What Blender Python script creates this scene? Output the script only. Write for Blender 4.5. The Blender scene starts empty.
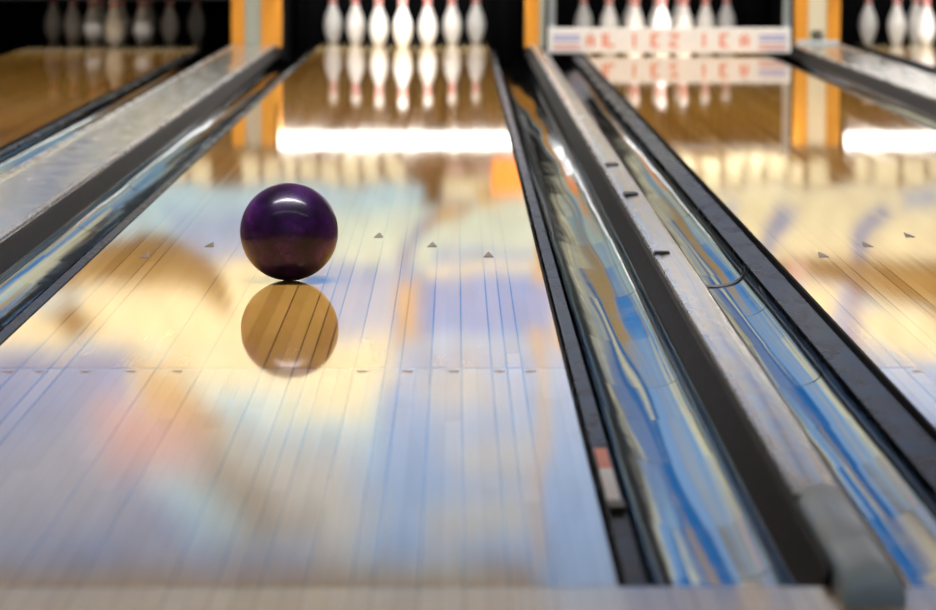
import bpy, bmesh, math, random
from mathutils import Vector
random.seed(4)
S = bpy.context.scene
C = S.collection
PI = math.pi

# ------------------------------------------------------------------ helpers
def tag(o, label=None, cat=None, group=None, kind=None):
    if label: o['label'] = label
    if cat: o['category'] = cat
    if group: o['group'] = group
    if kind: o['kind'] = kind
    return o

def obj(name, bm, mat, parent=None, smooth=False, loc=None):
    me = bpy.data.meshes.new(name)
    bmesh.ops.recalc_face_normals(bm, faces=bm.faces)
    bm.to_mesh(me); bm.free()
    if mat: me.materials.append(mat)
    if smooth:
        for p in me.polygons: p.use_smooth = True
    o = bpy.data.objects.new(name, me); C.objects.link(o)
    if loc: o.location = loc
    if parent: o.parent = parent
    return o

def empty(name, loc=(0, 0, 0)):
    o = bpy.data.objects.new(name, None); C.objects.link(o)
    o.location = loc; o.empty_display_size = .1
    return o

def box(bm, x0, x1, y0, y1, z0, z1, bev=0):
    vs = [bm.verts.new(p) for p in ((x0,y0,z0),(x1,y0,z0),(x1,y1,z0),(x0,y1,z0),(x0,y0,z1),(x1,y0,z1),(x1,y1,z1),(x0,y1,z1))]
    fs = [bm.faces.new([vs[i] for i in f]) for f in ((0,3,2,1),(4,5,6,7),(0,1,5,4),(1,2,6,5),(2,3,7,6),(3,0,4,7))]
    if bev:
        es = set(e for f in fs for e in f.edges)
        bmesh.ops.bevel(bm, geom=list(es), offset=bev, segments=2, affect='EDGES', profile=.6)
    return bm

def boxes(*bs, bev=0):
    bm = bmesh.new()
    for b in bs: box(bm, *b, bev=bev)
    return bm

def lathe(profile, seg=32):
    bm = bmesh.new(); rings = []
    for r, z in profile:
        if r < 1e-5: rings.append([bm.verts.new((0, 0, z))])
        else: rings.append([bm.verts.new((r*math.cos(2*PI*k/seg), r*math.sin(2*PI*k/seg), z)) for k in range(seg)])
    for a, b in zip(rings, rings[1:]):
        for k in range(seg):
            k2 = (k+1) % seg
            if len(a) == 1: bm.faces.new((a[0], b[k], b[k2]))
            elif len(b) == 1: bm.faces.new((a[k], a[k2], b[0]))
            else: bm.faces.new((a[k], a[k2], b[k2], b[k]))
    return bm

def sweep_sections(sections):
    """sections: list of lists of (x,y,z) with the same count; open skin"""
    bm = bmesh.new()
    R = [[bm.verts.new(p) for p in s] for s in sections]
    for a, b in zip(R, R[1:]):
        for i in range(len(a)-1):
            bm.faces.new((a[i], a[i+1], b[i+1], b[i]))
    return bm, R

# ------------------------------------------------------------------ materials
def new_mat(name):
    m = bpy.data.materials.new(name); m.use_nodes = True
    nt = m.node_tree; nt.nodes.clear()
    return m, nt

class NB:
    def __init__(s, nt): s.nt = nt
    def n(s, t, **kw):
        n = s.nt.nodes.new(t)
        for k, v in kw.items(): setattr(n, k, v)
        return n
    def set(s, sock, v):
        if isinstance(v, bpy.types.NodeSocket): s.nt.links.new(v, sock)
        elif isinstance(v, (tuple, list)) and len(v) == 3 and sock.type == 'RGBA': sock.default_value = (*v, 1)
        else: sock.default_value = v
    def math(s, op, a, b=None, c=None, clamp=False):
        n = s.n('ShaderNodeMath', operation=op, use_clamp=clamp)
        s.set(n.inputs[0], a)
        if b is not None: s.set(n.inputs[1], b)
        if c is not None: s.set(n.inputs[2], c)
        return n.outputs[0]
    def mix(s, f, a, b, blend='MIX'):
        n = s.n('ShaderNodeMix', data_type='RGBA', blend_type=blend)
        s.set(n.inputs[0], f); s.set(n.inputs[6], a); s.set(n.inputs[7], b)
        return n.outputs[2]
    def comb(s, x, y, z=0.0):
        n = s.n('ShaderNodeCombineXYZ')
        for i, v in enumerate((x, y, z)): s.set(n.inputs[i], v)
        return n.outputs[0]
    def noise(s, vec, scale, detail=2, rough=.5):
        n = s.n('ShaderNodeTexNoise'); s.set(n.inputs['Vector'], vec)
        n.inputs['Scale'].default_value = scale; n.inputs['Detail'].default_value = detail; n.inputs['Roughness'].default_value = rough
        return n.outputs[0]
    def white(s, vec):
        n = s.n('ShaderNodeTexWhiteNoise', noise_dimensions='3D'); s.set(n.inputs['Vector'], vec)
        return n.outputs['Value']
    def ramp(s, f, stops):
        n = s.n('ShaderNodeValToRGB'); s.set(n.inputs[0], f)
        cr = n.color_ramp
        while len(cr.elements) < len(stops): cr.elements.new(.5)
        for e, (p, c) in zip(cr.elements, stops): e.position = p; e.color = (*c, 1)
        return n.outputs[0]
    def maprange(s, v, a, b, c=0., d=1.):
        n = s.n('ShaderNodeMapRange'); s.set(n.inputs[0], v)
        for i, q in enumerate((a, b, c, d)): n.inputs[i+1].default_value = q
        return n.outputs[0]
    def out(s, sh):
        o = s.n('ShaderNodeOutputMaterial'); s.nt.links.new(sh, o.inputs[0])
    def polish(s, col, rough, ior, normal=None, tint=(1, 1, 1)):
        """diffuse base under a clear polished coat"""
        d = s.n('ShaderNodeBsdfDiffuse'); s.set(d.inputs[0], col)
        g = s.n('ShaderNodeBsdfGlossy'); s.set(g.inputs[0], tint); s.set(g.inputs['Roughness'], rough)
        f = s.n('ShaderNodeFresnel'); f.inputs[0].default_value = ior
        m = s.n('ShaderNodeMixShader')
        s.nt.links.new(f.outputs[0], m.inputs[0]); s.nt.links.new(d.outputs[0], m.inputs[1]); s.nt.links.new(g.outputs[0], m.inputs[2])
        if normal is not None:
            for q in (g, f): s.nt.links.new(normal, q.inputs['Normal'])
        return m.outputs[0]
    def bump(s, h, dist, strength=1.0):
        b = s.n('ShaderNodeBump'); s.set(b.inputs['Height'], h)
        b.inputs['Distance'].default_value = dist; b.inputs['Strength'].default_value = strength
        return b.outputs[0]
    def pos(s):
        g = s.n('ShaderNodeNewGeometry'); x = s.n('ShaderNodeSeparateXYZ')
        s.nt.links.new(g.outputs['Position'], x.inputs[0])
        return g.outputs['Position'], x.outputs[0], x.outputs[1], x.outputs[2]

def plain(name, col, rough=.5, spec=.5, metal=0., coat=0., emit=None, es=0.):
    m, nt = new_mat(name); b = NB(nt)
    p = b.n('ShaderNodeBsdfPrincipled')
    P, x, y, z = b.pos()
    v = b.noise(P, 40, 3)
    c = b.mix(v, tuple(.9*q for q in col), tuple(min(1, 1.1*q) for q in col))
    b.set(p.inputs['Base Color'], c); b.set(p.inputs['Roughness'], b.maprange(v, 0, 1, rough*.9, min(1, rough*1.1)))
    p.inputs['Specular IOR Level'].default_value = spec; p.inputs['Metallic'].default_value = metal
    p.inputs['Coat Weight'].default_value = coat
    if emit:
        p.inputs['Emission Color'].default_value = (*emit, 1); p.inputs['Emission Strength'].default_value = es
    b.out(p.outputs[0]); return m

BOARD = 1.0545/39
def wood(name, tones, rough, ior, seam_dark, x_off, joint_y=None, pine=None):
    m, nt = new_mat(name); b = NB(nt)
    P, x, y, z = b.pos()
    u = b.math('DIVIDE', b.math('SUBTRACT', x, x_off), BOARD)
    bi = b.math('FLOOR', u); fr = b.math('FRACT', u)
    r1 = b.white(b.comb(bi, 3.3)); r2 = b.white(b.comb(bi, 9.1))
    seg = b.math('FLOOR', b.math('ADD', b.math('DIVIDE', y, 1.7), b.math('MULTIPLY', r2, 7)))
    r3 = b.white(b.comb(bi, seg, 2.2))
    tone = b.math('ADD', b.math('MULTIPLY', r1, .45), b.math('MULTIPLY', r3, .55))
    grain = b.noise(b.comb(b.math('MULTIPLY', x, 150), b.math('MULTIPLY', y, 5)), 1, 4, .6)
    tone = b.math('ADD', b.math('MULTIPLY', tone, .75), b.math('MULTIPLY', grain, .25))
    col = b.ramp(tone, [(.15, tones[0]), (.5, tones[1]), (.85, tones[2])])
    if pine:
        pc = b.ramp(tone, [(.15, pine[0]), (.5, pine[1]), (.85, pine[2])])
        col = b.mix(b.math('GREATER_THAN', y, joint_y), col, pc)
    edge = b.math('MINIMUM', fr, b.math('SUBTRACT', 1, fr))
    line = b.maprange(edge, .03, .075, 1, 0)
    strong = b.math('GREATER_THAN', b.white(b.comb(b.math('FLOOR', b.math('ADD', u, .5)), 5.7)), .62)
    la = b.math('MULTIPLY', line, b.math('ADD', .12, b.math('MULTIPLY', strong, seam_dark)))
    col = b.mix(la, col, (.05, .025, .012))
    if joint_y is not None:
        j = b.maprange(b.math('ABSOLUTE', b.math('SUBTRACT', y, joint_y)), .006, .016, .55, 0)
        j = b.math('MULTIPLY', j, b.math('ADD', .35, r3))
        col = b.mix(j, col, (.06, .03, .015))
    wav = b.noise(b.comb(b.math('MULTIPLY', x, 22), b.math('MULTIPLY', y, .35)), 1, 2, .5)
    cup = b.math('ADD', b.math('MULTIPLY', wav, .5), b.math('MULTIPLY', b.math('MULTIPLY', edge, edge), .25))
    nrm = b.bump(cup, .00018)
    rr = b.math('ADD', rough, b.math('MULTIPLY', r1, rough*.5))
    b.out(b.polish(col, rr, ior, nrm)); return m

M = {}
M['approach'] = wood('approach_maple', ((.50,.41,.30),(.57,.48,.36),(.63,.54,.42)), .09, 1.5, .25, -.856)
M['lane'] = wood('lane_boards', ((.50,.30,.13),(.60,.39,.18),(.70,.48,.24)), .03, 1.45, .75, -.856, 2.13,
                 ((.45,.23,.045),(.56,.30,.065),(.66,.38,.10)))
M['deck'] = wood('pin_deck_maple', ((.60,.42,.20),(.68,.50,.26),(.75,.58,.32)), .05, 1.5, .2, -.856)
M['arrow'] = plain('inlaid_dark_wood', (.14, .08, .05), .35)
M['dot'] = plain('inlaid_brown_wood', (.32, .18, .08), .35)

def plastic(name, base, rough, ior, wave, specks=.3, tint=(.92, .95, 1)):
    m, nt = new_mat(name); b = NB(nt)
    P, x, y, z = b.pos()
    n1 = b.noise(b.comb(b.math('MULTIPLY', x, 13), b.math('MULTIPLY', y, .45), b.math('MULTIPLY', z, 13)), 1, 1, .4)
    n2 = b.noise(b.comb(b.math('MULTIPLY', x, 14), b.math('MULTIPLY', y, 5), z), 1, 4, .6)
    dirt = b.maprange(n2, .45, .72)
    col = b.mix(b.math('MULTIPLY', dirt, specks), base, tuple(min(1, q*1.9+.02) for q in base))
    nrm = b.bump(n1, wave)
    r = b.math('ADD', rough, b.math('MULTIPLY', dirt, rough*.8))
    b.out(b.polish(col, r, ior, nrm, tint)); return m
M['gutter'] = plastic('gutter_plastic', (.022, .022, .027), .06, 1.25, .0005, .25, (.33, .36, .39))
M['ledge'] = plastic('ledge_plastic', (.013, .013, .016), .2, 1.16, .0003, .03, (.40, .42, .46))
M['cap'] = plastic('cap_plastic', (.33, .285, .22), .16, 1.3, .0008)
M['cap_edge'] = plastic('cap_edge_plastic', (.30, .29, .28), .25, 1.45, .0005)
M['nose'] = plastic('nose_plastic', (.46, .68, .84), .3, 1.25, .0012)
M['black'] = plain('matt_black', (.006, .006, .008), .85, .2)
M['skirt'] = plain('dark_skirt', (.012, .011, .013), .55, .15)
M['black_gloss'] = plain('black_rubber', (.012, .012, .014), .4)
M['pin'] = plain('pin_plastic', (.86, .85, .84), .25, .5, coat=.4)
M['red'] = plain('pin_red', (.62, .045, .035), .3)
M['orange'] = plain('orange_laminate', (.52, .21, .015), .45)
M['grey'] = plain('grey_laminate', (.26, .28, .24), .5)
M['cream'] = plain('cream_laminate', (.55, .50, .36), .5)
M['steel'] = plain('brushed_steel', (.45, .52, .56), .35, metal=.6)
M['white'] = plain('white_board', (.93, .94, .95), .4)
M['ink_red'] = plain('red_lettering', (.84, .30, .20), .5)
M['ink_blue'] = plain('blue_band', (.42, .42, .75), .5)
M['ink_pink'] = plain('pink_band', (.82, .42, .40), .5)
M['wall'] = plain('warm_plaster', (.62, .52, .38), .8)
M['ceil'] = plain('ceiling_tile', (.70, .68, .64), .9)
M['slab'] = plain('dark_subfloor', (.02, .018, .016), .9)
M['tube'] = plain('lit_tube', (.9, .9, .9), .4, emit=(1, .97, .90), es=7.0)
M['lit_orange'] = plain('lit_orange_panel', (.8, .25, .03), .4, emit=(1, .20, .01), es=1.0)

# ball: dark purple pearl with swirls under a clear coat
m, nt = new_mat('purple_pearl'); b = NB(nt)
tc = b.n('ShaderNodeTexCoord')
w = b.maprange(b.noise(tc.outputs['Object'], 9, 4, .6), .35, .7)
fl = b.noise(tc.outputs['Object'], 420, 2)
sw = b.math('MULTIPLY', w, b.maprange(fl, .35, .7, .55, 1.3))
p = b.n('ShaderNodeBsdfPrincipled')
b.set(p.inputs['Base Color'], b.ramp(sw, [(0, (.006, .002, .016)), (.5, (.032, .006, .075)), (1, (.16, .035, .28))]))
p.inputs['Metallic'].default_value = .1; p.inputs['Roughness'].default_value = .32; p.inputs['Coat IOR'].default_value = 1.4; p.inputs['Specular IOR Level'].default_value = .2
p.inputs['Coat Weight'].default_value = .6; p.inputs['Coat Roughness'].default_value = .13
b.out(p.outputs[0]); M['ball'] = m

# mural: colour painted per vertex on the panel
m, nt = new_mat('mural_paint'); b = NB(nt)
at = b.n('ShaderNodeVertexColor', layer_name='paint')
d = b.n('ShaderNodeBsdfDiffuse'); b.set(d.inputs[0], at.outputs[0]); b.out(d.outputs[0]); M['mural'] = m

# ------------------------------------------------------------------ layout (metres; foul line at y=0)
LW = 1.0545
LANES = [-2.112 - LW/2, -.856, .745, 2.564]           # left edges
PITCH_END = 19.20
# division caps: (left, right)
CAPS = [(-1.355, -1.087), (.450, .526), (2.03, 2.33)]
WHO = ['dim lane at the far left', 'lane carrying the purple ball', 'lane with the white sweep bar lowered', 'lane at the far right edge']

# floor and room
tag(obj('floor', boxes((-5.2, 6.6, -8, 21, -.30, -.16)), M['slab']), kind='structure')
tag(obj('floor_approach', boxes((-5.2, 6.6, -8, -.004, -.159, 0)), M['approach']), kind='structure')
tag(obj('trim_foul', boxes((-5.2, 6.6, -.0039, .0, -.159, -.001)), M['black']), kind='structure')
tag(obj('wall_left', boxes((-5.4, -5.2, -8, 21, -.3, 4.7)), M['wall']), kind='structure')
tag(obj('wall_right', boxes((6.6, 6.8, -8, 21, -.3, 4.7)), M['wall']), kind='structure')
tag(obj('wall_back', boxes((-5.4, 6.8, 21, 21.2, -.3, 4.7)), M['black']), kind='structure')
tag(obj('wall_front', boxes((-5.2, 6.6, 18.02, 18.2, 3.56, 4.7)), M['wall']), kind='structure')
tag(obj('ceiling', boxes((-5.4, 6.8, -8, 21.2, 4.7, 4.85)), M['ceil']), kind='structure')

# lanes
LANE_LABEL = ['amber wooden bowling lane in front of the dim unlit pin rack',
              'polished wooden bowling lane that the purple ball is rolling on',
              'polished wooden bowling lane ending at the lowered white sweep bar',
              'sliver of wooden bowling lane running to the cut-off rack of pins']
def arrow_bm(x, y):
    bm = bmesh.new()
    v = [bm.verts.new(q) for q in ((x-.013, y-.07, .0006), (x+.013, y-.07, .0006), (x, y+.08, .0006))]
    bm.faces.new(v)
    return bm
for i, x0 in enumerate(LANES):
    root = empty('bowling_lane', (x0 + LW/2, 0, 0))
    tag(root, LANE_LABEL[i], 'lane', 'bowling lanes')
    def rel(bm):
        bmesh.ops.translate(bm, verts=bm.verts, vec=(-(x0+LW/2), 0, 0)); return bm
    obj('edge_strip', rel(boxes((x0, x0+.0055, .0, 17.35, -.155, -.0003))), M['black'], root)
    obj('edge_strip', rel(boxes((x0+LW-.0055, x0+LW, .0, 17.35, -.155, -.0003))), M['black'], root)
    obj('lane_bed', rel(boxes((x0+.0056, x0+LW-.0056, .0, 17.35, -.155, 0))), M['lane'], root)
    obj('pin_deck', rel(boxes((x0, x0+LW, 17.352, PITCH_END, -.155, -.0005))), M['deck'], root)
    if i in (1, 2):
        for k in range(7):
            ax = x0 + BOARD*(4.5 + 5*k); ay = 4.32 + .27*(3-abs(k-3))
            obj('arrow', rel(arrow_bm(ax, ay)), M['arrow'], root)
        for bd in (2.5, 4.5, 7.5, 10.5, 13.5, 25.5, 28.5, 31.5, 34.5, 36.5):
            dm = bmesh.new()
            bmesh.ops.create_circle(dm, cap_ends=True, segments=14, radius=.0095)
            bmesh.ops.translate(dm, verts=dm.verts, vec=(x0 + BOARD*bd, 2.08, .0006))
            obj('guide_dot', rel(dm), M['dot'], root)

# gutters
def gutter_profile(w, lw, dep):
    pts = []
    n = 22
    for k in range(n+1):
        t = PI*k/n
        px = lw + .006 + (w-.036-lw)/2*(1-math.cos(t)); pz = -.012 - .020*k/n - dep*math.sin(t)**.8
        pts.append((px, pz))
    pts += [(w-.029, -.031)]
    return pts
def make_gutter(edge, cap, label, seed, lw=.034, dep=.052):
    rnd = random.Random(seed)
    d = 1 if cap > edge else -1; w = abs(cap-edge)
    root = empty('gutter', (edge, 0, -.16)); tag(root, label, 'gutter', 'ball gutters beside the lanes')
    pr = gutter_profile(w, lw, dep)
    # moulded sections laid end to end, each seated a little differently
    y = .002; ln = .5; bm = bmesh.new()
    while y < 17.85:
        y1 = min(17.88, y + ln*(.7+.6*rnd.random()))
        rot = rnd.uniform(-.003, .003); dz = 0; pit = rnd.uniform(-.00012, .00012); dx = rnd.uniform(-.0015, .0015)
        n = max(3, int((y1-y)/.12))
        R = []
        for k in range(n+1):
            yy = y + (y1-y)*k/n
            sag = .0006*math.sin(PI*k/n) + pit*(k/n-.5); wv = .0007*math.sin(yy*3+seed)*1.2
            row = []
            for (px, pz) in pr:
                cx = px - w/2; fac = max(0, min(1, (-.014-pz)/.02)) if px < w-.04 else 0
                zz = pz + fac*(dz - sag) + fac*rot*cx + wv*fac*math.sin(px*60)
                row.append(bm.verts.new((d*(px + dx*fac), yy, zz+.16)))
            R.append(row)
        for a, c in zip(R, R[1:]):
            for q in range(len(a)-1): bm.faces.new((a[q], a[q+1], c[q+1], c[q]))
        y = y1; ln = min(1.3, ln*1.05)
    obj('trough', bm, M['gutter'], root, smooth=True)
    a, c = sorted((d*.007, d*(lw-.001)))
    obj('ledge', boxes((a, c, .002, 17.88, .08, .152), bev=.002), M['ledge'], root)
    return root, pr, d, w
def make_seam(root, pr, d, y):
    secs = []
    for yy, lift in ((y-.012, .001), (y-.010, .0035), (y+.010, .0035), (y+.012, .001)):
        secs.append([(d*px, yy, pz+.16+lift) for px, pz in pr])
    bm, _ = sweep_sections(secs)
    obj('joint_strip', bm, M['black_gloss'], root, smooth=False)
GL = [('black trough gutter between the dim far-left lane and the wide cap', LANES[0]+LW, CAPS[0][0]),
      ('black trough gutter left of the lane with the purple ball', LANES[1], CAPS[0][1]),
      ('black trough gutter right of the ball lane with blue and tan streaks', LANES[1]+LW, CAPS[1][0]),
      ('black trough gutter with a curved joint line, left of sweep-bar lane', LANES[2], CAPS[1][1]),
      ('dark gutter on the right side of the sweep-bar lane', LANES[2]+LW, CAPS[2][0]),
      ('dark gutter beside the far-right lane with cut-off pins', LANES[3], CAPS[2][1])]
GUT = []
for k, (lab, e, c) in enumerate(GL): GUT.append(make_gutter(e, c, lab, 11+k, *((.070, .034) if k == 3 else (.034, .052))))
make_seam(GUT[3][0], GUT[3][1], GUT[3][2], 4.12)

# division caps
def make_cap(a, c, label, wide):
    w = c-a
    root = empty('division_cap', (a, 0, -.16)); tag(root, label, 'cap', 'caps between gutters')
    lip = .020 if wide else .014
    if wide: prof = [(0, -.02), (0, .020), (.003, .027), (.008, .030), (lip, .030), (lip+.004, .024), (lip+.02, .025), (w/2, .029), (w-lip-.02, .025), (w-lip-.004, .024), (w-lip, .030), (w-.008, .030), (w-.003, .027), (w, .020), (w, -.02)]
    else:
        prof = [(0, -.05), (0, .018), (.002, .025), (.006, .029)]
        for k in range(1, 8):
            t = k/8; prof.append((.006+(w-.012)*t, .029 + .007*math.sin(PI*t)))
        prof += [(w-.006, .029), (w-.002, .025), (w, .018), (w, -.05)]
    y0, y1 = .50, 17.9
    secs = []
    n = 90
    for k in range(n+1):
        yy = y0 + (y1-y0)*k/n
        secs.append([(px, yy, pz+.16+.0015*math.sin(yy*3.1)*math.sin(px*70)) for px, pz in prof])
    bm, R = sweep_sections(secs)
    obj('cap_body', bm, M['cap'], root, smooth=True)
    for xa, xb in ((-.0115, -.0005), (w+.0005, w+.0115)):
        sg = -1 if xa < 0 else 1; e0 = 0 if xa < 0 else w
        sec = [(e0+sg*.0005, .182), (e0+sg*.006, .176), (e0+sg*.0275, .131), (e0+sg*.0275, .100), (e0+sg*.0005, .100)]
        bm, R_ = sweep_sections([[(q[0], yy, q[1]) for q in sec+sec[:1]] for yy in (.004, 6.0, 12.0, y1)])
        for row in (R_[0], R_[-1]): bm.faces.new(row[:-1])
        obj('skirt', bm, M['skirt'], root)
    for xa, xb in ((0, lip), (w-lip, w)):
        if wide or xa == 0:
            obj('edge_rail', boxes((xa+.001, xb-.001, y0, y1, .185, .1935), bev=.002), M['cap_edge'], root)
    # rounded plastic nose lapping over the foul line
    secs = []; n = 26; ys, ye = .53, -.13
    for k in range(n+1):
        t = k/n; yy = ys + (ye-ys)*math.sin(t*PI/2)
        drop = 0 if t < .55 else ((t-.55)/.45)
        hgt = .041*(math.sqrt(max(0, 1-drop**2.4)))
        side = -.0005
        nar = 0 if t < .8 else .012*((t-.8)/.2)**2
        row = []
        for q in range(17):
            ang = PI*q/16
            cx = -math.cos(ang); s_ = math.sin(ang)**.55
            row.append((w/2 + cx*(w/2+side-nar), yy, .1605 + hgt*s_))
        secs.append(row)
    bm, R = sweep_sections(secs)
    obj('nose', bm, M['nose'], root, smooth=True)
    if not wide:
        # small dark clips let into the cap
        for yy, px in ((6.95, .030), (5.75, .032)):
            obj('clip', boxes((px-.018, px+.020, yy-.05, yy+.05, .190, .2005), bev=.003), M['black_gloss'], root)
        obj('clip', boxes((.001, .036, 3.95, 3.985, .178, .2005), bev=.003), M['black_gloss'], root)
    return root
make_cap(*CAPS[0], 'wide grey plastic divider cap left of the purple ball lane', True)
make_cap(*CAPS[1], 'narrow grey divider cap with pale rounded nose, right of ball lane', False)
make_cap(*CAPS[2], 'wide grey divider cap between sweep-bar lane and the far-right lane', True)

# marker on the ledge of the right-hand gutter
mk = obj('marker_plate', boxes((.010, .029, .65, .97, .1525, .156), bev=.001), M['white'], GUT[2][0])
mk['label'] = 'white plate with a red end'
obj('red_end', boxes((.010, .029, .971, 1.17, .1525, .156), bev=.001), M['ink_red'], mk)
obj('clip', boxes((.009, .032, .59, .649, .1525, .161), bev=.002), M['black_gloss'], mk)

# ------------------------------------------------------------------ ball
BR = .10795
bm = bmesh.new(); bmesh.ops.create_uvsphere(bm, u_segments=96, v_segments=64, radius=BR)
ball = obj('bowling_ball', bm, M['ball'], smooth=True, loc=(-.367, 3.70, BR))
ball.rotation_euler = (.5, .3, .8)
tag(ball, 'glossy dark purple bowling ball rolling on the polished lane', 'ball')

# ------------------------------------------------------------------ pins
IN = .0254
prof_in = [(0, 0), (.85, 0), (1.015, .08), (1.415, .75), (1.97, 2.25), (2.255, 3.375), (2.383, 4.5), (2.25, 5.875), (1.85, 7.25), (1.24, 8.625), (.985, 9.375), (.90, 10), (.935, 10.875), (1.047, 11.75), (1.203, 12.625), (1.273, 13.5), (1.24, 14.0), (1.05, 14.55), (.70, 14.87), (.32, 14.98), (0, 15)]
def smooth_prof(pts, sub=3):
    outp = [pts[0], pts[1]]
    P = pts[1:]
    for k in range(len(P)-1):
        p0 = P[max(0, k-1)]; p1 = P[k]; p2 = P[k+1]; p3 = P[min(len(P)-1, k+2)]
        for s_ in range(1, sub+1):
            t = s_/sub
            f = lambda a, b_, c_, d_: .5*((2*b_) + (-a+c_)*t + (2*a-5*b_+4*c_-d_)*t*t + (-a+3*b_-3*c_+d_)*t**3)
            outp.append((max(0, f(p0[0], p1[0], p2[0], p3[0])), f(p0[1], p1[1], p2[1], p3[1])))
    return outp
pp = [(r*IN, z*IN) for r, z in smooth_prof(prof_in)]
def rad(z):
    for (r0, z0), (r1, z1) in zip(pp[1:], pp[2:]):
        if z0 <= z <= z1 and z1 > z0: return r0 + (r1-r0)*(z-z0)/(z1-z0)
    return .03
pin0 = obj('bowling_pin', lathe(pp, 28), M['pin'], smooth=True)
for za, zb in ((.252, .274), (.288, .310)):
    obj('neck_stripe', lathe([(rad(za+(zb-za)*k/4)+.0006, za+(zb-za)*k/4) for k in range(5)], 28), M['red'], pin0, smooth=True)
first = [True]
def place_pin(x, y, label, group):
    if first[0]: o = pin0; first[0] = False
    else:
        o = pin0.copy(); C.objects.link(o)
        for ch in list(pin0.children):
            c = ch.copy(); C.objects.link(c); c.parent = o
    o.location = (x, y, 0)
    o.rotation_euler = (0, 0, random.random()*6)
    tag(o, label, 'bowling pin', group)
HEAD = 18.29
OFF = {1: (0, 0), 2: (-.1524, .264), 3: (.1524, .264), 4: (-.3048, .528), 5: (0, .528), 6: (.3048, .528), 7: (-.4572, .792), 8: (-.1524, .792), 9: (.1524, .792), 10: (.4572, .792)}
SPOT = {7: 'at the left end of the back row', 4: 'second column from the rack\'s left', 2: 'just left of the head pin', 1: 'the head pin in front',
        3: 'just right of the head pin', 6: 'second column from the rack\'s right', 10: 'at the right end of the back row',
        5: 'peeking out behind the head pin', 8: 'half hidden behind the pin left of head pin', 9: 'half hidden behind the pin right of head pin'}
RACK = [('dim pin in the unlit far-left rack', range(1, 11), 'dim pins of the far-left lane'),
        ('bright red-necked pin facing the purple ball', (1, 2, 3, 4, 6, 7, 10), 'lit pins behind the purple ball'),
        ('red-necked pin above the white sweep bar', range(1, 11), 'pins behind the sweep bar'),
        ('white pin in the cut-off far-right rack', (7, 4, 2, 8), 'pins of the far-right lane')]
SPOT3 = {7: 'standing alone at its left end', 4: 'second from its left', 8: 'half hidden behind the rightmost pin', 2: 'rightmost in view'}
for i, (txt, ids, grp) in enumerate(RACK):
    cx = LANES[i] + LW/2
    for q in ids:
        place_pin(cx+OFF[q][0], HEAD+OFF[q][1], txt + ', ' + (SPOT3 if i == 3 else SPOT)[q], grp)

# ------------------------------------------------------------------ pit ends
def divider(x0, x1, strips, label, panel, foot):
    root = empty('lane_divider', ((x0+x1)/2, 17.95, -.16)); tag(root, label, 'divider', 'dividers between the pin pits')
    cx = (x0+x1)/2
    obj('side_panel', boxes((x0-cx+.02, x1-cx-.02, .06, 2.0, 0, .745)), M['black'], root)
    for a, c, mat, nm in strips:
        obj(nm, boxes((a-cx, c-cx, -.02 if nm == 'trim_strip' else 0, .06, .17, .745), bev=.004), mat, root)
    if foot:
        obj('foot_plate', boxes((x0-cx+.01, x1-cx-.01, -.05, -.021, .185, .215), bev=.004), M['steel'], root)
        obj('latch', boxes((-.04, .03, -.045, -.0, .24, .27), bev=.004), M['black_gloss'], root)
    return root
divider(-1.365, -1.060, [(-1.365, -1.285, M['orange'], 'trim_strip'), (-1.285, -1.185, M['grey'], 'face_panel'), (-1.185, -1.060, M['orange'], 'trim_strip')],
        'orange and grey divider post at the end of the left cap', None, False)
divider(.42, .54, [(.42, .505, M['orange'], 'trim_strip'), (.505, .54, M['grey'], 'face_panel')],
        'narrow orange divider post left of the white sweep bar', None, False)
divider(2.06, 2.335, [(2.06, 2.14, M['orange'], 'trim_strip'), (2.14, 2.255, M['cream'], 'face_panel'), (2.255, 2.335, M['orange'], 'trim_strip')],
        'cream and orange divider post right of the white sweep bar', None, True)
for nm, x0, x1, lab in (('pit_curtain', -3.9, -1.37, 'black pit curtain behind the dim far-left pins'), ('pit_curtain', -1.05, .415, 'black pit curtain behind the bright pins facing the ball'),
                    ('pit_curtain', .545, 2.055, 'black pit curtain behind the pins above the sweep bar'), ('pit_curtain', 2.34, 4.2, 'black pit curtain behind the far-right pins')):
    bm = bmesh.new(); n = 60
    cols = []
    for k in range(n+1):
        x = x0 + (x1-x0)*k/n
        yy = 20.0 + .025*math.sin(k*1.3)
        cols.append([bm.verts.new((x-(x0+x1)/2, yy-20, z)) for z in (0, .5, 1.0)])
    for a, c in zip(cols, cols[1:]):
        for q in range(2): bm.faces.new((a[q], a[q+1], c[q+1], c[q]))
    o = obj(nm, bm, M['black'], smooth=True, loc=((x0+x1)/2, 20.0, -.16)); tag(o, lab, 'curtain', 'pit curtains')
    md = o.modifiers.new('thickness', 'SOLIDIFY'); md.thickness = .006
tag(obj('ceiling_pit_mask', boxes((-5.2, 6.6, 18.1, 21, .95, 1.05)), M['black']), kind='structure')  # unseen roof, added to mask the pit from the lamps above

# sweep bar lowered in front of the pins of the second lane from the right
sx0, sx1 = .535, 1.945
sw = empty('sweep_bar', ((sx0+sx1)/2, 16.95, 0)); tag(sw, 'white sweep bar with red lettering lowered in front of pins', 'sweep bar')
hw = (sx1-sx0)/2
obj('board', boxes((-hw, hw, -.018, .018, .014, .160), bev=.006), M['white'], sw)
for s_ in (-1, 1):
    obj('arm', boxes((s_*(hw-.022)-.022, s_*(hw-.022)+.022, .02, .05, .02, .58), bev=.005), M['steel'], sw)
    a, c = sorted((s_*(hw-.03), s_*(hw-.185)))
    obj('end_band', boxes((a, c, -.0195, -.0181, .085, .098), (a, c, -.0195, -.0181, .106, .119)), M['ink_blue'], sw)
    obj('end_band', boxes((a, c, -.0195, -.0181, .033, .045), (a, c, -.0195, -.0181, .053, .065)), M['ink_pink'], sw)
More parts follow.
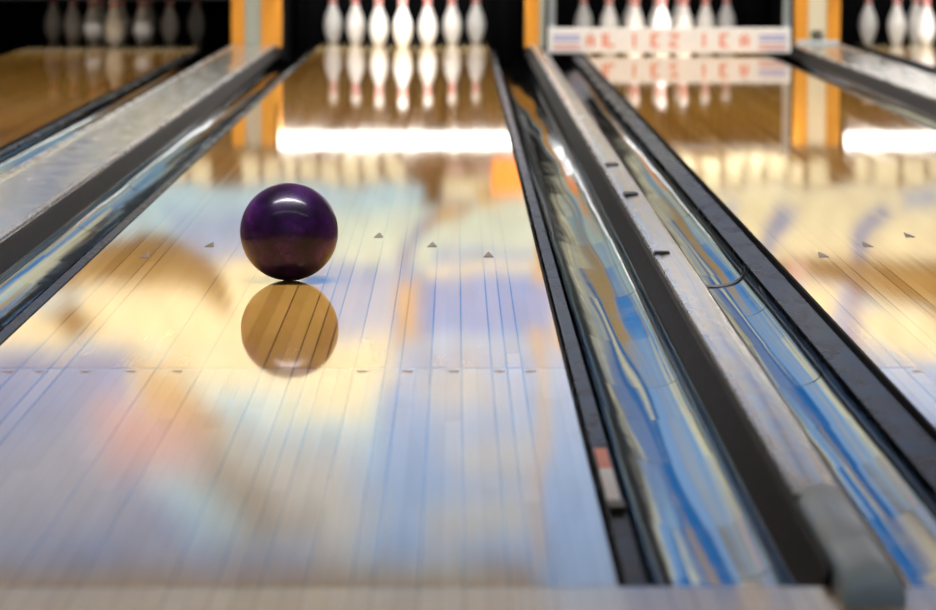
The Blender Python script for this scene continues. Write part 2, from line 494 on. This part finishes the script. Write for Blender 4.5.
# blurred red capitals: each glyph drawn as strokes on a 3 x 5 grid
GLY = {'A': ['010', '101', '111', '101', '101'], 'L': ['100', '100', '100', '100', '111'], 'I': ['010', '010', '010', '010', '010'],
       'E': ['111', '100', '110', '100', '111'], 'Z': ['111', '001', '010', '100', '111'], 'N': ['101', '111', '111', '101', '101']}
for ch, xm in (('A', -.46), ('I', -.385), ('L', -.345), ('I', -.205), ('E', -.085), ('Z', .025), ('I', .20), ('E', .315), ('A', .435)):
    bm = bmesh.new()
    for r_, row in enumerate(GLY[ch]):
        for c_, v in enumerate(row):
            if v == '1':
                xx = xm + (c_-1)*.017; zz = .120 - r_*.016
                box(bm, xx-.0085, xx+.0085, -.0195, -.0181, zz-.008, zz+.008)
    bmesh.ops.remove_doubles(bm, verts=bm.verts, dist=1e-4)
    obj('letter', bm, M['ink_red'], sw)

# ------------------------------------------------------------------ masking unit with mural above the pits
MY = 18.0
MX0, MX1, MZ0, MZ1 = -5.2, 6.6, .62, 3.55
BLUE = (.015, .12, .36); PALE = (.33, .54, .65); CREAM = (.66, .615, .42); BROWN = (.08, .045, .02); LAV = (.15, .22, .40)
TAN = (.42, .28, .12); PINK = (.46, .27, .27); DUSK = (.21, .19, .17); SKY = (.03, .21, .58); MILK = (.50, .62, .55); HAZE = (.23, .27, .37); MIST = (.38, .40, .40); DEEP = (.07, .17, .40); ICE = (.19, .325, .56)
# (colour, softness, polygon in metres: x along the wall, height)
SHAPES = []
def shp(col, soft, *pts): SHAPES.append((col, soft, pts))
#MURAL
shp(BROWN, 0.01, (-5.22, 0.56), (6.37, 0.56), (6.37, 0.85), (-5.22, 0.85))
shp(CREAM, 0.02, (-3.39, 0.67), (-3.27, 0.67), (-3.27, 0.83), (-3.39, 0.83))
shp(CREAM, 0.02, (-3.24, 0.67), (-3.12, 0.67), (-3.12, 0.83), (-3.24, 0.83))
shp(CREAM, 0.02, (-3.09, 0.67), (-2.99, 0.67), (-2.99, 0.83), (-3.09, 0.83))
shp(CREAM, 0.02, (-2.96, 0.67), (-2.86, 0.67), (-2.86, 0.83), (-2.96, 0.83))
shp(CREAM, 0.02, (-2.83, 0.67), (-2.74, 0.67), (-2.74, 0.83), (-2.83, 0.83))
shp(CREAM, 0.02, (-2.71, 0.67), (-2.59, 0.67), (-2.59, 0.83), (-2.71, 0.83))
shp(CREAM, 0.02, (-2.55, 0.67), (-2.46, 0.67), (-2.46, 0.83), (-2.55, 0.83))
shp(CREAM, 0.02, (-2.43, 0.67), (-2.34, 0.67), (-2.34, 0.83), (-2.43, 0.83))
shp(CREAM, 0.02, (-2.31, 0.67), (-2.19, 0.67), (-2.19, 0.83), (-2.31, 0.83))
shp(CREAM, 0.02, (-2.16, 0.68), (-2.04, 0.68), (-2.04, 0.83), (-2.16, 0.83))
shp(CREAM, 0.02, (-2.01, 0.68), (-1.91, 0.68), (-1.91, 0.83), (-2.01, 0.83))
shp(CREAM, 0.02, (-1.88, 0.67), (-1.78, 0.67), (-1.78, 0.83), (-1.88, 0.83))
shp(CREAM, 0.02, (-1.75, 0.67), (-1.65, 0.67), (-1.65, 0.83), (-1.75, 0.83))
shp(CREAM, 0.02, (-1.62, 0.68), (-1.51, 0.68), (-1.51, 0.83), (-1.62, 0.83))
shp(CREAM, 0.02, (-1.31, 0.67), (-1.22, 0.67), (-1.22, 0.83), (-1.31, 0.83))
shp(CREAM, 0.02, (-1.19, 0.68), (-1.1, 0.68), (-1.1, 0.83), (-1.19, 0.83))
shp(CREAM, 0.02, (-1.07, 0.67), (-0.98, 0.67), (-0.98, 0.83), (-1.07, 0.83))
shp(CREAM, 0.02, (-0.95, 0.68), (-0.85, 0.68), (-0.85, 0.83), (-0.95, 0.83))
shp(CREAM, 0.02, (-0.82, 0.68), (-0.7, 0.68), (-0.7, 0.83), (-0.82, 0.83))
shp(CREAM, 0.02, (-0.67, 0.66), (-0.57, 0.66), (-0.57, 0.83), (-0.67, 0.83))
shp(CREAM, 0.02, (-0.54, 0.67), (-0.45, 0.67), (-0.45, 0.83), (-0.54, 0.83))
shp(CREAM, 0.02, (-0.41, 0.68), (-0.32, 0.68), (-0.32, 0.83), (-0.41, 0.83))
shp(CREAM, 0.02, (0.29, 0.67), (0.38, 0.67), (0.38, 0.83), (0.29, 0.83))
shp(CREAM, 0.02, (0.41, 0.68), (0.55, 0.68), (0.55, 0.83), (0.41, 0.83))
shp(CREAM, 0.02, (0.59, 0.68), (0.69, 0.68), (0.69, 0.83), (0.59, 0.83))
shp(CREAM, 0.02, (0.72, 0.68), (0.84, 0.68), (0.84, 0.83), (0.72, 0.83))
shp(CREAM, 0.02, (0.87, 0.68), (1.01, 0.68), (1.01, 0.83), (0.87, 0.83))
shp(CREAM, 0.02, (1.04, 0.68), (1.15, 0.68), (1.15, 0.83), (1.04, 0.83))
shp(CREAM, 0.02, (1.18, 0.67), (1.3, 0.67), (1.3, 0.83), (1.18, 0.83))
shp(CREAM, 0.02, (1.33, 0.67), (1.47, 0.67), (1.47, 0.83), (1.33, 0.83))
shp(CREAM, 0.02, (1.5, 0.67), (1.6, 0.67), (1.6, 0.83), (1.5, 0.83))
shp(CREAM, 0.02, (1.63, 0.66), (1.73, 0.66), (1.73, 0.83), (1.63, 0.83))
shp(CREAM, 0.02, (1.76, 0.67), (1.86, 0.67), (1.86, 0.83), (1.76, 0.83))
shp(CREAM, 0.02, (1.89, 0.66), (2.01, 0.66), (2.01, 0.83), (1.89, 0.83))
shp(CREAM, 0.02, (2.04, 0.68), (2.13, 0.68), (2.13, 0.83), (2.04, 0.83))
shp(CREAM, 0.02, (2.16, 0.66), (2.27, 0.66), (2.27, 0.83), (2.16, 0.83))
shp(CREAM, 0.02, (2.43, 0.68), (2.52, 0.68), (2.52, 0.83), (2.43, 0.83))
shp(CREAM, 0.02, (2.55, 0.67), (2.7, 0.67), (2.7, 0.83), (2.55, 0.83))
shp(CREAM, 0.02, (2.73, 0.67), (2.87, 0.67), (2.87, 0.83), (2.73, 0.83))
shp(CREAM, 0.02, (2.9, 0.67), (3.0, 0.67), (3.0, 0.83), (2.9, 0.83))
shp(CREAM, 0.02, (3.03, 0.67), (3.13, 0.67), (3.13, 0.83), (3.03, 0.83))
shp(CREAM, 0.02, (3.16, 0.68), (3.27, 0.68), (3.27, 0.83), (3.16, 0.83))
shp(CREAM, 0.02, (3.3, 0.67), (3.39, 0.67), (3.39, 0.83), (3.3, 0.83))
shp(CREAM, 0.02, (3.42, 0.67), (3.56, 0.67), (3.56, 0.83), (3.42, 0.83))
shp(CREAM, 0.02, (3.59, 0.68), (3.7, 0.68), (3.7, 0.83), (3.59, 0.83))
shp(CREAM, 0.02, (3.73, 0.67), (3.87, 0.67), (3.87, 0.83), (3.73, 0.83))
shp(CREAM, 0.02, (3.9, 0.68), (4.02, 0.68), (4.02, 0.83), (3.9, 0.83))
shp(CREAM, 0.02, (4.05, 0.67), (4.14, 0.67), (4.14, 0.83), (4.05, 0.83))
shp(CREAM, 0.02, (4.17, 0.68), (4.26, 0.68), (4.26, 0.83), (4.17, 0.83))
shp(CREAM, 0.02, (4.29, 0.67), (4.4, 0.67), (4.4, 0.83), (4.29, 0.83))
shp(CREAM, 0.02, (4.43, 0.67), (4.57, 0.67), (4.57, 0.83), (4.43, 0.83))
shp(CREAM, 0.02, (4.6, 0.68), (4.72, 0.68), (4.72, 0.83), (4.6, 0.83))
shp(CREAM, 0.02, (4.75, 0.68), (4.84, 0.68), (4.84, 0.83), (4.75, 0.83))
shp(CREAM, 0.02, (4.87, 0.67), (5.01, 0.67), (5.01, 0.83), (4.87, 0.83))
shp(CREAM, 0.02, (5.04, 0.68), (5.15, 0.68), (5.15, 0.83), (5.04, 0.83))
shp(PINK, 0.015, (-0.05, 0.7), (-0.01, 0.7), (-0.01, 0.77), (-0.05, 0.77))
shp(PINK, 0.015, (0.01, 0.7), (0.05, 0.7), (0.05, 0.77), (0.01, 0.77))
shp(PINK, 0.015, (0.1, 0.7), (0.13, 0.7), (0.13, 0.77), (0.1, 0.77))
shp(PINK, 0.015, (0.16, 0.7), (0.2, 0.7), (0.2, 0.77), (0.16, 0.77))
shp(PALE, 0.06, (-2.54, 0.84), (-0.22, 0.84), (-0.22, 1.15), (-2.54, 1.15))
shp(ICE, 0.1, (-1.74, 1.02), (-0.77, 0.96), (-0.77, 1.3), (-1.68, 1.3))
shp(MILK, 0.06, (-0.77, 1.0), (-0.1, 0.96), (0.27, 0.77), (0.51, 0.86), (0.54, 1.22), (0.09, 1.21), (-0.16, 1.3), (-0.95, 1.33), (-0.95, 1.11))
shp(CREAM, 0.05, (-0.1, 0.79), (0.27, 0.79), (0.27, 0.96), (-0.1, 0.96))
shp(BROWN, 0.05, (-0.22, 0.61), (-0.09, 0.61), (-0.09, 0.97), (-0.22, 0.97))
shp(TAN, 0.05, (0.13, 0.84), (0.39, 0.84), (0.39, 0.93), (0.13, 0.95))
shp(LAV, 0.06, (0.09, 0.93), (-0.11, 1.06), (-0.23, 1.2), (-0.33, 1.47), (-0.35, 1.81), (-0.46, 1.81), (-0.43, 1.47), (-0.35, 1.22), (-0.22, 1.05), (-0.02, 0.93))
shp(TAN, 0.05, (-0.1, 0.97), (0.09, 0.94), (-0.02, 1.06), (-0.19, 1.1))
shp(SKY, 0.08, (-0.83, 1.35), (0.63, 1.35), (0.63, 1.78), (-0.83, 1.78))
shp(ICE, 0.1, (-0.77, 1.38), (-0.34, 1.38), (-0.4, 1.78), (-0.77, 1.81))
shp(ICE, 0.06, (-0.1, 1.23), (0.54, 1.23), (0.54, 1.33), (-0.1, 1.33))
shp(CREAM, 0.06, (-0.16, 1.33), (0.54, 1.3), (0.54, 1.36), (-0.16, 1.39))
shp(TAN, 0.04, (0.5, 1.06), (0.59, 1.06), (0.59, 1.44), (0.5, 1.44))
shp(CREAM, 0.05, (-1.53, 1.28), (-0.95, 1.3), (-0.95, 1.84), (-1.41, 1.81))
shp(BROWN, 0.05, (-2.72, 1.49), (-2.41, 1.3), (-2.14, 1.19), (-1.93, 1.13), (-1.77, 1.15), (-1.53, 1.25), (-1.43, 1.41), (-1.33, 1.81), (-1.62, 1.49), (-2.11, 1.47))
shp(CREAM, 0.08, (-2.23, 1.46), (-1.62, 1.45), (-1.32, 1.66), (-1.26, 1.85), (-2.17, 1.85), (-2.41, 1.72))
shp(BROWN, 0.08, (-2.66, 1.69), (-2.35, 1.54), (-2.2, 1.72), (-2.41, 1.81))
shp(CREAM, 0.08, (-3.15, 1.72), (-2.78, 1.54), (-2.48, 1.67), (-2.35, 1.84), (-3.15, 1.84))
shp(DEEP, 0.12, (-4.0, 1.85), (-1.99, 1.85), (-1.99, 3.36), (-4.0, 3.36))
shp(HAZE, 0.3, (-2.41, 2.27), (-1.99, 2.33), (-1.74, 3.12), (-3.39, 3.12), (-3.15, 2.57))
shp(ICE, 0.12, (-0.49, 1.81), (0.54, 1.81), (0.54, 3.21), (-0.49, 3.21))
shp(ICE, 0.3, (-1.13, 2.45), (-0.34, 2.45), (-0.34, 3.21), (-1.13, 3.21))
shp(CREAM, 0.12, (-1.74, 1.81), (-0.43, 1.78), (-0.39, 2.02), (-0.59, 2.27), (-1.16, 2.27), (-0.95, 2.16), (-1.56, 2.07), (-1.8, 1.96))
shp(TAN, 0.12, (-1.99, 1.91), (-1.68, 1.97), (-1.5, 2.21), (-1.41, 2.42), (-1.56, 2.45), (-1.93, 2.27))
shp(DUSK, 0.25, (-1.68, 2.33), (-1.38, 2.39), (-1.01, 2.57), (-0.71, 2.82), (-0.83, 3.06), (-1.32, 3.06), (-1.62, 2.63))
shp(PINK, 0.25, (-2.2, 2.24), (-1.99, 2.15), (-1.62, 2.33), (-1.62, 2.57), (-2.11, 2.54))
shp(MIST, 0.3, (-1.32, 2.45), (-0.71, 2.48), (-0.52, 2.88), (-0.71, 3.15), (-1.01, 2.88))
shp(MIST, 0.2, (-0.22, 2.02), (0.09, 1.97), (0.27, 2.15), (-0.04, 2.22))
shp(MIST, 0.2, (-0.16, 2.88), (0.45, 2.75), (0.51, 2.94), (-0.1, 3.06))
shp(MIST, 0.2, (-0.01, 2.45), (0.45, 2.42), (0.45, 2.6), (0.09, 2.62))
shp(TAN, 0.06, (0.48, 1.72), (0.56, 1.72), (0.57, 3.12), (0.51, 3.12))
shp(TAN, 0.1, (-0.37, 1.46), (-0.22, 1.41), (-0.26, 1.75), (-0.38, 1.78))
shp(DUSK, 0.15, (-5.22, 3.19), (1.12, 3.19), (1.12, 3.73), (-5.22, 3.73))
shp(ICE, 0.1, (0.54, 1.81), (1.07, 1.81), (1.07, 3.61), (0.54, 3.61))
shp(BLUE, 0.06, (1.07, 0.93), (1.49, 0.93), (1.49, 3.73), (1.07, 3.73))
shp(BLUE, 0.08, (1.43, 2.32), (3.38, 2.32), (3.38, 3.73), (1.43, 3.73))
shp(TAN, 0.06, (0.61, 1.02), (1.07, 1.02), (1.07, 1.81), (0.61, 1.81))
shp(CREAM, 0.05, (1.18, 1.11), (1.34, 1.11), (1.37, 2.15), (1.24, 2.15))
shp(TAN, 0.05, (1.61, 2.57), (1.76, 2.45), (1.98, 2.88), (1.91, 3.36), (1.76, 3.36), (1.78, 2.94))
shp(CREAM, 0.05, (1.43, 0.85), (3.32, 0.85), (3.32, 1.3), (1.43, 1.3))
shp(CREAM, 0.05, (0.88, 0.85), (1.43, 0.85), (1.43, 1.02), (0.88, 1.02))
shp(LAV, 0.05, (1.99, 0.97), (2.1, 0.96), (2.05, 1.08), (1.98, 1.17), (1.91, 1.3), (1.84, 1.3), (1.9, 1.14))
shp(LAV, 0.05, (2.62, 0.96), (2.68, 1.0), (2.54, 1.17), (2.51, 1.78), (2.4, 2.15), (2.33, 2.15), (2.43, 1.54), (2.45, 1.12))
shp(ICE, 0.07, (1.49, 0.96), (1.7, 0.96), (1.7, 1.12), (1.49, 1.12))
shp(ICE, 0.07, (2.74, 0.88), (2.93, 0.88), (2.93, 0.96), (2.74, 0.96))
shp(BROWN, 0.05, (1.95, 1.3), (2.46, 1.28), (3.32, 1.3), (3.32, 1.54), (2.71, 1.57), (2.28, 1.45), (1.95, 1.41))
shp(PINK, 0.05, (2.02, 1.33), (2.13, 1.33), (2.13, 1.43), (2.02, 1.43))
shp(ICE, 0.06, (2.04, 1.44), (2.4, 1.47), (2.4, 1.72), (2.1, 1.72))
shp(CREAM, 0.06, (2.1, 1.44), (2.35, 1.49), (2.32, 1.69), (2.17, 1.65))
shp(CREAM, 0.08, (2.51, 1.61), (3.32, 1.57), (3.32, 1.97), (2.74, 1.91), (2.51, 1.78))
shp(BROWN, 0.06, (2.89, 1.54), (3.93, 1.41), (3.93, 1.78), (3.07, 1.72))
shp(ICE, 0.1, (2.4, 1.93), (3.93, 1.93), (3.93, 2.3), (2.4, 2.3))
shp(CREAM, 0.06, (2.04, 2.57), (2.19, 2.48), (2.4, 3.12), (2.28, 3.24), (2.19, 2.82), (2.04, 3.0))
shp(BLUE, 0.1, (3.32, 0.93), (6.37, 0.93), (6.37, 3.73), (3.32, 3.73))
shp(TAN, 0.06, (3.5, 1.17), (3.87, 1.11), (3.99, 3.73), (3.62, 3.73))
shp(CREAM, 0.06, (4.41, 0.99), (4.9, 0.99), (5.09, 3.61), (4.6, 3.73))
shp(BLUE, 0.06, (-5.34, 0.86), (-2.54, 0.86), (-2.54, 1.54), (-5.34, 1.54))
shp(CREAM, 0.04, (-3.02, 0.93), (-2.81, 0.86), (-2.72, 1.29), (-2.96, 1.26))
shp(CREAM, 0.04, (-3.45, 1.11), (-3.24, 1.05), (-3.15, 1.47), (-3.39, 1.44))
shp(CREAM, 0.04, (-4.0, 0.96), (-3.79, 0.9), (-3.7, 1.32), (-3.94, 1.29))
shp(CREAM, 0.04, (-4.61, 1.02), (-4.4, 0.96), (-4.3, 1.38), (-4.55, 1.35))
shp(PALE, 0.05, (-3.88, 0.86), (-3.02, 0.84), (-3.15, 1.02), (-3.82, 1.02))
shp(BLUE, 0.05, (-2.54, 0.86), (-2.12, 0.86), (-2.29, 1.14), (-2.6, 1.54))
shp(CREAM, 0.04, (-2.66, 1.02), (-2.51, 0.96), (-2.66, 1.29), (-2.78, 1.35))
def inside_dist(px, pz, poly):
    ins = False; dm = 1e9; n = len(poly)
    for k in range(n):
        x1, z1 = poly[k]; x2, z2 = poly[(k+1) % n]
        if (z1 > pz) != (z2 > pz) and px < (x2-x1)*(pz-z1)/(z2-z1)+x1: ins = not ins
        dx, dz = x2-x1, z2-z1
        t = max(0, min(1, ((px-x1)*dx+(pz-z1)*dz)/(dx*dx+dz*dz+1e-12)))
        dm = min(dm, math.hypot(px-x1-t*dx, pz-z1-t*dz))
    return dm if ins else -dm
from mathutils import noise as mn
def paint(px, pz):
    # loose brushwork
    wx = px + .05*mn.noise(Vector((px*3, pz*3, 1.7))); wz = pz + .05*mn.noise(Vector((px*3, pz*3, 7.1)))
    q = mn.noise(Vector((px*.9+4, pz*1.3, .3)))
    t = max(0, min(1, (q+.12)*5)); col = [LAV[i]*(1-t)+PALE[i]*t for i in range(3)]
    if px < -2.3 or px > 3.0:
        t = max(0, min(1, (mn.noise(Vector((px*1.4, pz*1.4, 5.5)))-.05)*8)); col = [col[i]*(1-t)+CREAM[i]*t for i in range(3)]
    for c, soft, poly in SHAPES:
        xs = [p_[0] for p_ in poly]; zs = [p_[1] for p_ in poly]
        if wx < min(xs)-soft or wx > max(xs)+soft or wz < min(zs)-soft or wz > max(zs)+soft: continue
        a = max(0, min(1, .5 + inside_dist(wx, wz, poly)/(2*soft)))
        a = a*a*(3-2*a)
        col = [col[i]*(1-a)+c[i]*a for i in range(3)]
    g = .93 + .14*mn.noise(Vector((px*9, pz*9, 2.2)))
    return [max(0, min(1, v*g)) for v in col]
mu = empty('masking_unit', (.7, MY, MZ0)); tag(mu, 'wide painted mural panel above the pin pits, mirrored in the lanes', 'mural')
step = .032; nx = int((MX1-MX0)/step); nz = int((MZ1-MZ0)/step)
me = bpy.data.meshes.new('mural_panel')
vs = [(MX0+(MX1-MX0)*a/nx-.7, 0, (MZ1-MZ0)*c/nz) for c in range(nz+1) for a in range(nx+1)]
fs = [(c*(nx+1)+a, c*(nx+1)+a+1, (c+1)*(nx+1)+a+1, (c+1)*(nx+1)+a) for c in range(nz) for a in range(nx)]
me.from_pydata(vs, [], fs)
ca = me.color_attributes.new('paint', 'FLOAT_COLOR', 'POINT')
buf = []
for v in vs: buf += [*paint(v[0]+.7, v[2]+MZ0), 1.0]
ca.data.foreach_set('color', buf)
me.materials.append(M['mural'])
mo = bpy.data.objects.new('mural_panel', me); C.objects.link(mo); mo.parent = mu
obj('backing', boxes((MX0-.7, MX1-.7, .002, .05, 0, MZ1-MZ0)), M['black'], mu)
obj('bottom_rail', boxes((MX0-.7, MX1-.7, -.02, .05, -.03, 0), bev=.003), M['black_gloss'], mu)
# lit orange panel fixed on the masking unit
lp = obj('lit_panel', boxes((-.105, .105, -.03, 0, 0, .205), bev=.006), M['lit_orange'], loc=(.325, MY-.003, .672))
tag(lp, 'glowing orange panel on the mural, mirrored near the lane edge', 'lamp')

# pin lights: a long diffuser under the masking unit over each pit
for i, x0 in enumerate(LANES):
    cx = x0 + LW/2
    if i in (1, 3):
        t = empty('pin_light', (cx, 17.76, .47)); tag(t, ('white strip light mirrored in the lane behind the purple ball', 'white strip light mirrored near the far-right picture edge')[i == 3], 'lamp')
        obj('diffuser', boxes((-.745, .745, -.04, .03, .035, .115), bev=.012), M['tube'], t)
        obj('bracket', boxes((-.5, -.46, .15, .22, .13, .1499), (.46, .5, .15, .22, .13, .1499)), M['black'], t)
        for s_ in (-1, 1):
            obj('end_light_blocker', boxes((s_*.756-.005, s_*.756+.005, -.10, .155, -.14, .1259), bev=.002), M['black'], t)  # added plates that stop strip light spilling sideways onto neighbouring pins
        obj('housing', boxes((-.765, .765, -.05, .16, .126, .15), bev=.004), M['black'], t)
    L = bpy.data.lights.new('pin_lamp', 'AREA'); L.shape = 'RECTANGLE'; L.size = 1.5; L.size_y = .10
    L.energy = (.25, 19, 10, 12)[i]; L.color = (1, .96, .90)
    o = bpy.data.objects.new('pin_lamp', L); C.objects.link(o)
    o.location = (cx, 17.86, .56)
    o.rotation_euler = (math.radians(76), 0, 0)

bm = boxes((-.80, .76, 0, .03, .302, .585), (-.80, .76, .031, .115, .56, .585), bev=.003)  # unseen black boards, added to keep lamp light off the far-left pins
tag(obj('pit_light_blocker', bm, M['black'], loc=(LANES[0]+LW/2-.02, 17.86, 0)), 'black valance added to shade the dim far-left pins', 'blocker')

# ------------------------------------------------------------------ light
def area(name, loc, sx, sy, e, col, target=None, spread=180):
    L = bpy.data.lights.new(name, 'AREA'); L.shape = 'RECTANGLE'; L.size = sx; L.size_y = sy; L.energy = e; L.color = col; L.spread = math.radians(spread)
    o = bpy.data.objects.new(name, L); C.objects.link(o); o.location = loc
    if target: o.rotation_euler = (Vector(target)-Vector(loc)).to_track_quat('-Z', 'Y').to_euler()
    return o
area('ceiling_lamp', (.3, .3, 4.6), 9, .12, 31, (.92, .95, 1))
area('mural_wash', (.7, 13.8, 4.45), 11, .4, 350, (1, .96, .90), (.7, 18, 2.1), 75)
for y, e, c, sp in ((3.3, 90, (1, .98, 1), 66), (7.2, 45, (1, .84, .6), 66), (10.0, 50, (1, .75, .38), 66), (12.4, 125, (1, .95, .86), 110), (15.0, 15, (1, .72, .32), 66)):
    area('ceiling_lamp', (.5, y, 4.6), 6.5, .4, e, c, None, sp)
Wd = bpy.data.worlds.new('hall'); S.world = Wd; Wd.use_nodes = True
bg = Wd.node_tree.nodes.get('Background') or Wd.node_tree.nodes.new('ShaderNodeBackground')
bg.inputs[0].default_value = (.55, .6, .75, 1); bg.inputs[1].default_value = .25

# ------------------------------------------------------------------ camera
F = 3650
cam = bpy.data.cameras.new('camera'); co = bpy.data.objects.new('camera', cam); C.objects.link(co)
cam.sensor_width = 36; cam.lens = F/936*36; cam.clip_end = 100; cam.clip_start = .05
co.location = (0, -4.30, .794)
co.rotation_euler = (PI/2 - math.atan(387/F), 0, -12/F)
cam.dof.use_dof = True; cam.dof.focus_distance = 7.95; cam.dof.aperture_fstop = 5.4
S.camera = co
S.view_settings.view_transform = 'Standard'; S.view_settings.look = 'None'
S.view_settings.exposure = 0; S.view_settings.gamma = 1; S.view_settings.use_curve_mapping = False
try: S.cycles.use_denoising = True
except Exception: pass
